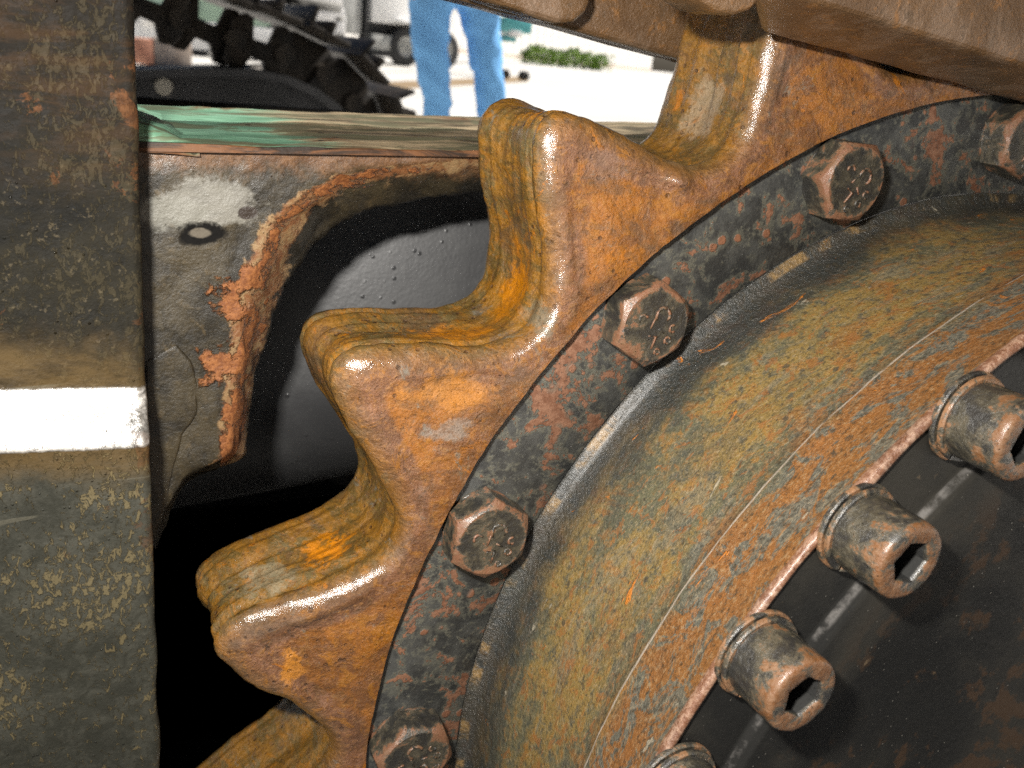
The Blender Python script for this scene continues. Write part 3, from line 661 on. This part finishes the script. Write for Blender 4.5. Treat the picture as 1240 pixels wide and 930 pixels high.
# shoes over the chain and the bushings between its links
shv = boxes('track_shoe', [(-.057, .057, 0, .011, -.085, .17), (-.056, -.047, .011, .032, -.085, .17), (-.004, .004, .011, .028, -.085, .17), (.044, .0505, .0113, .026, -.085, .17)], .0015)
shv.materials.append(M['link'])
for k in range(10):
    o = link('track_shoe', shv, None, trk)
    if k < 5:
        d = .06-.118*k; x, y = -.0684+d, .2981+SL*d+.082; o.location = (x, y, 0); o.rotation_euler = (0, 0, math.atan(SL))
    else:
        a = R(78-18*(k-5)); o.location = (.398*math.cos(a), .398*math.sin(a)-.002, 0); o.rotation_euler = (0, 0, a-PI/2)
v, f = lathe([(.001, -.075), (.017, -.075), (.017, .0082), (.001, .0082)], 32); bu = auto(mesh('bushing', v, f), 40); bu.materials.append(M['link'])
for k in (-2.5, -3.5):
    a = tip(k); o = link('bushing', bu, None, trk); o.location = (.326*math.cos(a), .326*math.sin(a), 0)

# slabs added overhead, out of view, to shade the sprocket and nearby ground
cw = thing('added_shade_slabs', 'dark grey slabs added out of view overhead to shade the track and sprocket', 'shade blocker', (0, -.75, .55), (0, 0, 0))
cwp = [(-.68, 0), (.70, 0), (.74, .06), (.74, .80), (.60, .92), (-.40, .92), (-.78, .55), (-.78, .08)]
gm_ = simple('dark_grey_shade_slab', (.035, .036, .038), (.055, .055, .055), 5, .5)
o = link('shade_slab_front', prism('shade_slab_front', cwp, -2.0, 2.6, .03, 3), gm_, cw); o.rotation_euler = (PI/2, 0, PI/2)
link('shade_slab_rear', boxes('shade_slab_rear', [(-2.0, 2.6, 1.03, 2.2, .08, .20)], .01), gm_, cw)

# ------------------------------------------------------------------ ground and the yard behind
def stuff(o, kind): o['kind'] = kind
gmat = simple('pale_concrete', (.62, .59, .54), (.72, .70, .65), .6, .8, 0, .01)
g = link('ground', mesh('ground', [(-300, -60, GROUND), (300, -60, GROUND), (300, 500, GROUND), (-300, 500, GROUND)], [(0, 1, 2, 3)], False), gmat); stuff(g, 'structure')
dm = simple('damp_tan_dirt', (.28, .19, .10), (.40, .30, .18), .5, .85, 0, .02)
def gp_(px, py):        # sight line meets the ground
    r = np.array([(px-620)/FPX, (465-py)/FPX, 1.0]); dz = r@E2; t = (GROUND-CAM[1])/dz
    return (CAM[0]+(r*t)@E1, -(CAM[2]-(r*t)@A3))
def strip(name, pts, z, mt):
    q = [gp_(*p) for p in pts]; o = link(name, mesh(name, [(a, b, GROUND+z) for a, b in q], [tuple(range(len(q)))], False), mt); stuff(o, 'structure'); return o
strip('dirt_path', [(380, 114), (640, 99), (640, 92), (380, 103)], .004, dm)
strip('road', [(380, 90), (640, 82), (900, 73), (900, 70), (640, 75), (380, 80)], .004, simple('worn_asphalt', (.20, .18, .155), (.28, .25, .21), .4, .85, 0, .01))

# opposite track of the machine
YB = 1.80
dk = simple('dark_track_steel', (.016, .013, .010), (.05, .038, .026), 18, .55)
pk = simple('dark_grey_frame_paint', (.055, .056, .058), (.075, .075, .078), 9, .45)
far = thing('far_crawler_track', 'dark crawler undercarriage with rounded side panel, out of focus beyond the green rail', 'undercarriage', S2W(P(300, 150, -YB)))
fo_ = np.array(P(300, 150, -YB))
def FP(px, py, z=-YB): q = P(px, py, z); return (q[0]-fo_[0], q[1]-fo_[1])
bot = -.36-fo_[1]; 
top = [(60, 84), (165, 84), (250, 82), (310, 84), (350, 92), (385, 108), (408, 125), (425, 145), (440, 175), (446, 230)]
pts = [FP(*p) for p in top]; pts += [(pts[-1][0]-.03, bot+.1), (pts[-1][0]-.15, bot), (pts[0][0], bot)]
link('side_panel', prism('side_panel', pts[::-1], -.10, -.02, .004), pk, far)
inn = [FP(*p) for p in [(60, 94), (165, 94), (250, 92), (308, 93), (345, 101), (378, 116), (398, 130), (413, 147), (428, 178), (434, 230)]]
rimv = []
rv, rf = [], []
for a, b in zip(pts[:10], inn):
    rv += [(a[0], a[1], -.0205), (a[0], a[1], .012), (b[0], b[1], .012), (b[0], b[1], -.0205)]
for i in range(9):
    for j in range(3): rf.append((i*4+j, i*4+4+j, i*4+5+j, i*4+1+j))
link('panel_rim', auto(mesh('panel_rim', rv, rf), 30), pk, far)
cxy = FP(199, 105); v, f = lathe([(.0005, .012), (.0150, .012), (.0172, .009), (.0172, -.019)], 28)
o = link('round_plug', auto(mesh('round_plug', v, f), 30), simple('pale_grey_plug', (.42, .39, .33), (.5, .47, .4), 30, .5), far); o.location = (cxy[0], cxy[1], -.02)
# chain links (side plates with a waist) and shoes following the curve of the track
path = [(75, -38), (150, -6), (222, 22), (292, 48), (352, 68), (402, 92), (437, 128), (456, 178), (462, 236)]
pp = np.array([FP(*p) for p in path])
lk = []
for i in range(len(pp)-1):
    a, b = pp[i], pp[i+1]; d = b-a; L = np.hypot(*d); d /= L; n_ = np.array([-d[1], d[0]]); hw = .064
    out = [(-.14, -.75), (.04, -1), (.24, -1), (.40, -.62), (.60, -.66), (.76, -1), (.97, -.95), (1.12, -.6), (1.1, .72), (.9, .92), (.1, .92), (-.16, .6)]
    if i in (1, 2, 3): out = [(-.14, -.75), (.04, -1), (.24, -.95), (.36, -.42), (.62, -.45), (.76, -1), (.97, -.95), (1.12, -.6), (1.1, .72), (.92, .92), (.74, .85), (.66, .18), (.34, .18), (.26, .85), (.1, .92), (-.16, .6)]
    poly = [tuple(a+d*L*u+n_*hw*v_) for u, v_ in out]
    zz_ = -.10 if i % 2 else -.125
    link('track_link', prism('track_link', poly, zz_, zz_+.035, .003), dk, far)
    so_ = a+d*L*.5+n_*hw*1.02
    sm = boxes('track_shoe', [(-L*.49, L*.49, 0, .012, -.35, .06), (-L*.49, -L*.40, .0115, .05, -.35, .06), (-.006, .006, .0115, .036, -.35, .06)], .002)
    o = link('track_shoe', sm, dk, far); o.location = (so_[0], so_[1], 0); o.rotation_euler = (0, 0, math.atan2(d[1], d[0]))
    rl = lathe([(.001, -.13), (.022, -.13), (.022, -.05), (.001, -.05)], 20)
    o = link('pin_boss', auto(mesh('pin_boss', *rl), 40), dk, far); o.location = (a[0], a[1], 0)

# person standing behind the machine
def skin(name, joints, edges, mat, parent, sub=2, post=None):
    me = bpy.data.meshes.new(name); me.from_pydata([j[:3] for j in joints], edges, []); me.update()
    o = bpy.data.objects.new(name, me); COL.objects.link(o)
    md = o.modifiers.new('s', 'SKIN'); md.use_smooth_shade = True
    for k, j in enumerate(joints):
        r_ = j[3]; me.skin_vertices[0].data[k].radius = r_ if isinstance(r_, tuple) else (r_, r_); me.skin_vertices[0].data[k].use_root = (k == 0)
    sb = o.modifiers.new('d', 'SUBSURF'); sb.levels = sub; sb.render_levels = sub
    dg = bpy.context.evaluated_depsgraph_get(); dg.update()
    m2 = bpy.data.meshes.new_from_object(o.evaluated_get(dg)); bpy.data.objects.remove(o)
    if post: post(m2)
    m2.polygons.foreach_set('use_smooth', [True]*len(m2.polygons))
    m2.name = name; return link(name, m2, mat, parent)
YP = 3.30
hip = W(551, -6, YP); ps = thing('person', 'person in light blue trousers standing on the pale ground behind the machine', 'person', (hip.x, YP, GROUND), (0, 0, 0))
CH = hip.z-GROUND      # crotch height
def rel(px, py): q = W(px, py, YP); return (q.x-hip.x, q.z-GROUND)
lt, lm, lc = rel(519, 5), rel(521, 65), rel(532, 135); rt_, rm_, rc_ = rel(580, 5), rel(587, 65), rel(596, 135)
def leg(a, b, c, s):
    dx, dz = (c[0]-b[0]), (c[1]-b[1]); k = (.06-c[1])/dz
    ank = (c[0]+dx*k*.25, .07)
    return [(a[0], 0, a[1]+.03, .092), (a[0]*.6+b[0]*.4, .0, a[1]*.6+b[1]*.4, .082), (b[0], -.012, b[1], .073), (b[0]*.4+c[0]*.6, -.005, b[1]*.4+c[1]*.6, .066), (c[0], .012, c[1], .060), ((c[0]+ank[0])/2, .02, (c[1]+ank[1])/2, .060), (ank[0], .02, ank[1], .066)], ank
LL, la = leg(lt, lm, lc, -1); RL, ra_ = leg(rt_, rm_, rc_, 1)
jeans = NT('light_blue_denim'); a = jeans.noise(14, 5, .6, .6, jeans.vec((1, 1, .5))); b = jeans.noise(300, 3)
jc = jeans.mix(jeans.step(a, .35, .65), (.175, .43, .78), (.18, .44, .80)); jeans.bump((a, .006, .5), (b, .0006, .5)); jm = jeans.out(jc, .85, 0, .2)
pel = (0, 0, CH+.10, (.15, .11)); wst = (0, 0, CH+.24, (.155, .105))
def folds(m2):
    n = len(m2.vertices); co = np.empty(n*3, np.float32); m2.vertices.foreach_get('co', co); co = co.reshape(-1, 3)
    for i, vt in enumerate(m2.vertices):
        x, y, z = co[i]; q = noise.fractal((x*7+z*5, y*6, z*11-abs(x)*6), .8, 2, 3); co[i] += np.array(vt.normal)*(.007*q+.006*math.sin(z*52+x*38+3*q)*max(0, 1-abs(z-.55)/.4))
    m2.vertices.foreach_set('co', co.ravel()); m2.update()
skin('trousers', [pel, wst]+LL+RL, [(0, 1), (0, 2)]+[(i, i+1) for i in range(2, 8)]+[(0, 9)]+[(i, i+1) for i in range(9, 15)], jm, ps, 3, folds)
sk = simple('skin', (.45, .27, .19), (.5, .31, .22), 12, .5); sh = simple('grey_work_shirt', (.20, .21, .22), (.26, .27, .28), 9, .85)
B0 = CH+.22
skin('body', [(0, 0, B0+.02, .09), (0, 0, B0+.30, .10), (0, 0, B0+.44, .07), (0, -.005, B0+.52, .05), (0, -.012, B0+.60, (.070, .085)), (0, -.015, B0+.70, (.075, .09)), (0, -.01, B0+.76, .05),
     (.19, 0, B0+.40, .055), (.25, .02, B0+.13, .045), (.24, -.06, B0-.10, .034), (.235, -.09, B0-.19, .040), (.23, -.10, B0-.26, .026),
     (-.19, 0, B0+.40, .055), (-.25, .02, B0+.13, .045), (-.22, -.07, B0-.10, .034), (-.215, -.10, B0-.19, .040), (-.21, -.11, B0-.26, .026)],
     [(0, 1), (1, 2), (2, 3), (3, 4), (4, 5), (5, 6), (2, 7), (7, 8), (8, 9), (9, 10), (10, 11), (2, 12), (12, 13), (13, 14), (14, 15), (15, 16)], sk, ps, 2)
skin('shirt', [(0, 0, B0-.02, (.165, .118)), (0, 0, B0+.16, (.165, .115)), (0, 0, B0+.33, (.18, .12)), (0, 0, B0+.44, .09), (.19, 0, B0+.41, .072), (.235, .015, B0+.22, .064), (-.19, 0, B0+.41, .072), (-.235, .015, B0+.22, .064)],
     [(0, 1), (1, 2), (2, 3), (3, 4), (4, 5), (3, 6), (6, 7)], sh, ps, 2)
hb = simple('dark_hair', (.02, .015, .01), (.04, .03, .02), 60, .6)
skin('hair', [(0, .025, B0+.72, (.078, .085)), (0, .015, B0+.775, .06)], [(0, 1)], hb, ps, 2)
bt = simple('brown_boot_leather', (.08, .05, .03), (.12, .08, .05), 20, .5)
for x in (la[0], ra_[0]): skin('boot', [(x, .04, .06, .055), (x, -.06, .045, .045), (x, -.16, .035, .035)], [(0, 1), (1, 2)], bt, ps, 2)

# far yard: lorry, trailer, teal cart, hedge, warehouse wall (all out of focus)
wh = simple('white_lorry_paint', (.84, .83, .81), (.88, .87, .85), 2, .35, 0, .0005); gy = simple('grey_step_metal', (.33, .33, .31), (.42, .42, .40), 3, .5)
bk = simple('black_rubber', (.016, .016, .016), (.03, .03, .03), 8, .7); gr = simple('pale_green_tarp', (.36, .50, .38), (.44, .58, .46), 2, .7)
YT = 30.0
def wbox(name, px0, py0, px1, py1, y0, dep, mt, parent, w_=.02):
    a, b = W(px0, py1, y0), W(px1, py0, y0); L = parent.location if parent else Vector((0, 0, 0))
    o = link(name, boxes(name, [(min(a.x, b.x)-L.x, max(a.x, b.x)-L.x, y0-L.y, y0+dep-L.y, min(a.z, b.z)-L.z, max(a.z, b.z)-L.z)], w_), mt, parent); return o
def wheel(px, py, r_, y0, parent, name='wheel'):
    c = W(px, py, y0); L = parent.location; zc = GROUND+r_
    v, f = lathe([(r_*.55, -.16), (r_*.9, -.16), (r_, -.10), (r_, .10), (r_*.9, .16), (r_*.55, .16)], 36); o = link(name, auto(mesh(name, v, f), 40), bk, parent)
    o.location = (c.x-L.x, y0+.1-L.y, zc-L.z); o.rotation_euler = (PI/2, 0, 0)
    v, f = lathe([(.001, .05), (r_*.2, .10), (r_*.3, .05), (r_*.56, .12), (r_*.56, -.15)], 30); link('rim', auto(mesh('rim', v, f), 40), gy, o)
    return o
lor = thing('lorry', 'white lorry with black wheel and grey step box, blurred, behind the blue legs', 'lorry', (W(470, 60, YT).x, YT, GROUND), (0, 0, R(18)))
wbox('cab', 446, -60, 535, 26, YT, 2.2, wh, lor, .08); wbox('windscreen', 455, -52, 520, -22, YT-.03, .05, simple('dark_glass', (.02, .03, .035), (.03, .04, .05), 2, .1, 0, 0), lor, .01)
wbox('chassis', 400, 27, 545, 38, YT+.3, 1.5, bk, lor); wbox('step_box', 446, 44, 478, 60, YT-.1, .5, gy, lor); wbox('step_board', 444, 62, 480, 67, YT-.12, .5, bk, lor); wbox('pillar', 436, -40, 443, 66, YT-.05, .4, bk, lor)
wbox('side_skirt', 404, -10, 434, 38, YT+.05, .3, gy, lor)
wheel(494, 45, .62, YT-.12, lor); wheel(552, 45, .62, YT-.12, lor)
fw_ = []
for i in range(13): a = R(-5+115*i/12); fw_.append((.86*math.cos(a), .86*math.sin(a)))
for i in range(12, -1, -1): a = R(-5+115*i/12); fw_.append((.74*math.cos(a), .74*math.sin(a)))
o = link('mudguard', prism('mudguard', fw_, -.3, .3, .01), wh, lor); q = W(490, 45, YT-.15); o.location = (q.x-lor.location.x, -.15, .62); o.rotation_euler = (PI/2, 0, 0)
tr = thing('flatbed_trailer', 'pale flatbed trailer with white beams, blurred, above the dark far track', 'trailer', (W(340, 40, 22).x, 22, GROUND), (0, 0, 0))
for k, (x0, y0, x1, y1, mt) in enumerate([(362, 11, 418, 22, wh), (330, 2, 415, 8, wh), (250, -14, 415, -4, wh), (170, 10, 240, 26, wh), (165, 62, 232, 76, wh), (405, 20, 419, 50, wh), (392, 24, 400, 46, wh), (366, 40, 418, 47, wh)]):
    wbox('beam', x0, y0, x1, y1, 22, .2, mt, tr)
wbox('tarp', 160, -30, 402, 40, 22.25, 1.6, gr, tr); wbox('load_deck', 150, 44, 422, 52, 22.22, 2, wh, tr)
wheel(240, 66, .42, 22.3, tr); wheel(330, 66, .42, 22.3, tr)
bx = thing('crate_stack', 'stack of pale and reddish boxes, blurred, under the far track chain', 'crates', (W(200, 60, 16).x, 16, GROUND), (0, 0, 0))
tb = simple('tan_crate', (.42, .33, .26), (.55, .46, .38), 3, .8); rb = simple('red_crate', (.5, .22, .14), (.56, .28, .18), 3, .8)
for x0, y0, x1, y1, mt in [(164, 48, 186, 96, rb), (188, 50, 232, 96, tb)]: wbox('crate', x0, y0, x1, y1, 16, .6, mt, bx)
cart = thing('teal_cart', 'small teal cart with white frame, blurred, right of the blue legs', 'cart', (W(628, 50, 26).x, 26, GROUND), (0, 0, 0))
tl = simple('teal_paint', (.08, .36, .38), (.12, .44, .46), 3, .45)
wbox('tub', 612, 24, 646, 38, 26, .9, tl, cart, .05); wbox('white_bar', 618, 38, 632, 44, 25.95, .7, wh, cart); wbox('lower_tray', 612, 45, 626, 50, 26, .9, tl, cart)
c_ = wheel(616, 50, .14, 26.1, cart); wheel(640, 50, .14, 26.1, cart)
# hedge: leafy cards gathered round short stems
lv = simple('leaf_green', (.10, .20, .02), (.24, .36, .045), 3, .6)
V, F = [], []; YH = 90; ha, hb_ = W(636, 50, YH), W(738, 40, YH)
for i in range(2600):
    u = random.random(); x = ha.x+(hb_.x-ha.x)*u; hgt = 1.7+.7*noise.noise((x*.7, 0, 0)); z = GROUND+hgt*random.random()**.8; y = YH+random.gauss(0, .8)
    n_ = Vector((random.gauss(0, 1), random.gauss(0, 1), random.gauss(0, 1)+.4)).normalized(); a = n_.orthogonal().normalized(); b = n_.cross(a); s_ = random.uniform(.12, .28); c = Vector((x, y, z)); o_ = len(V)
    V += [c-a*s_, c-b*s_*.5, c+a*s_, c+b*s_*.5]; F += [(o_, o_+1, o_+2, o_+3)]
hd = thing('hedge', 'low sunlit green hedge at the far edge of the pale yard', 'hedge', (0, 0, 0), (0, 0, 0)); link('foliage', mesh('foliage', V, F), lv, hd)
sv = [tube([(ha.x+(hb_.x-ha.x)*k/12, YH, GROUND-.05), (ha.x+(hb_.x-ha.x)*k/12+.1, YH, GROUND+1.2)], .05) for k in range(13)]
for q in sv: link('stem', join('stem', [q]), bt, hd)
# warehouse wall
wt = thing('warehouse', 'pale warehouse wall with ribbed cladding far behind the yard', 'building', (40, 150, GROUND), (0, 0, R(32)))
cl = simple('cream_cladding', (.80, .78, .74), (.85, .83, .79), 1.5, .7)
link('wall', boxes('wall', [(-90, 120, 0, .4, .9, 17)]), cl, wt); link('plinth', boxes('plinth', [(-90, 120, -.05, .45, 0, .9)]), simple('brick_red_plinth', (.60, .50, .42), (.66, .56, .48), 2, .8), wt)
link('roof', boxes('roof', [(-90.5, 120.5, -.5, 18, 17.0, 17.4)]), gy, wt)
rb_ = link('cladding_rib', boxes('cladding_rib', [(x, x+.2, -.12, 0, .9, 17) for x in np.arange(-90, 120, 3)]), cl, wt)
stuff(rb_, 'stuff')
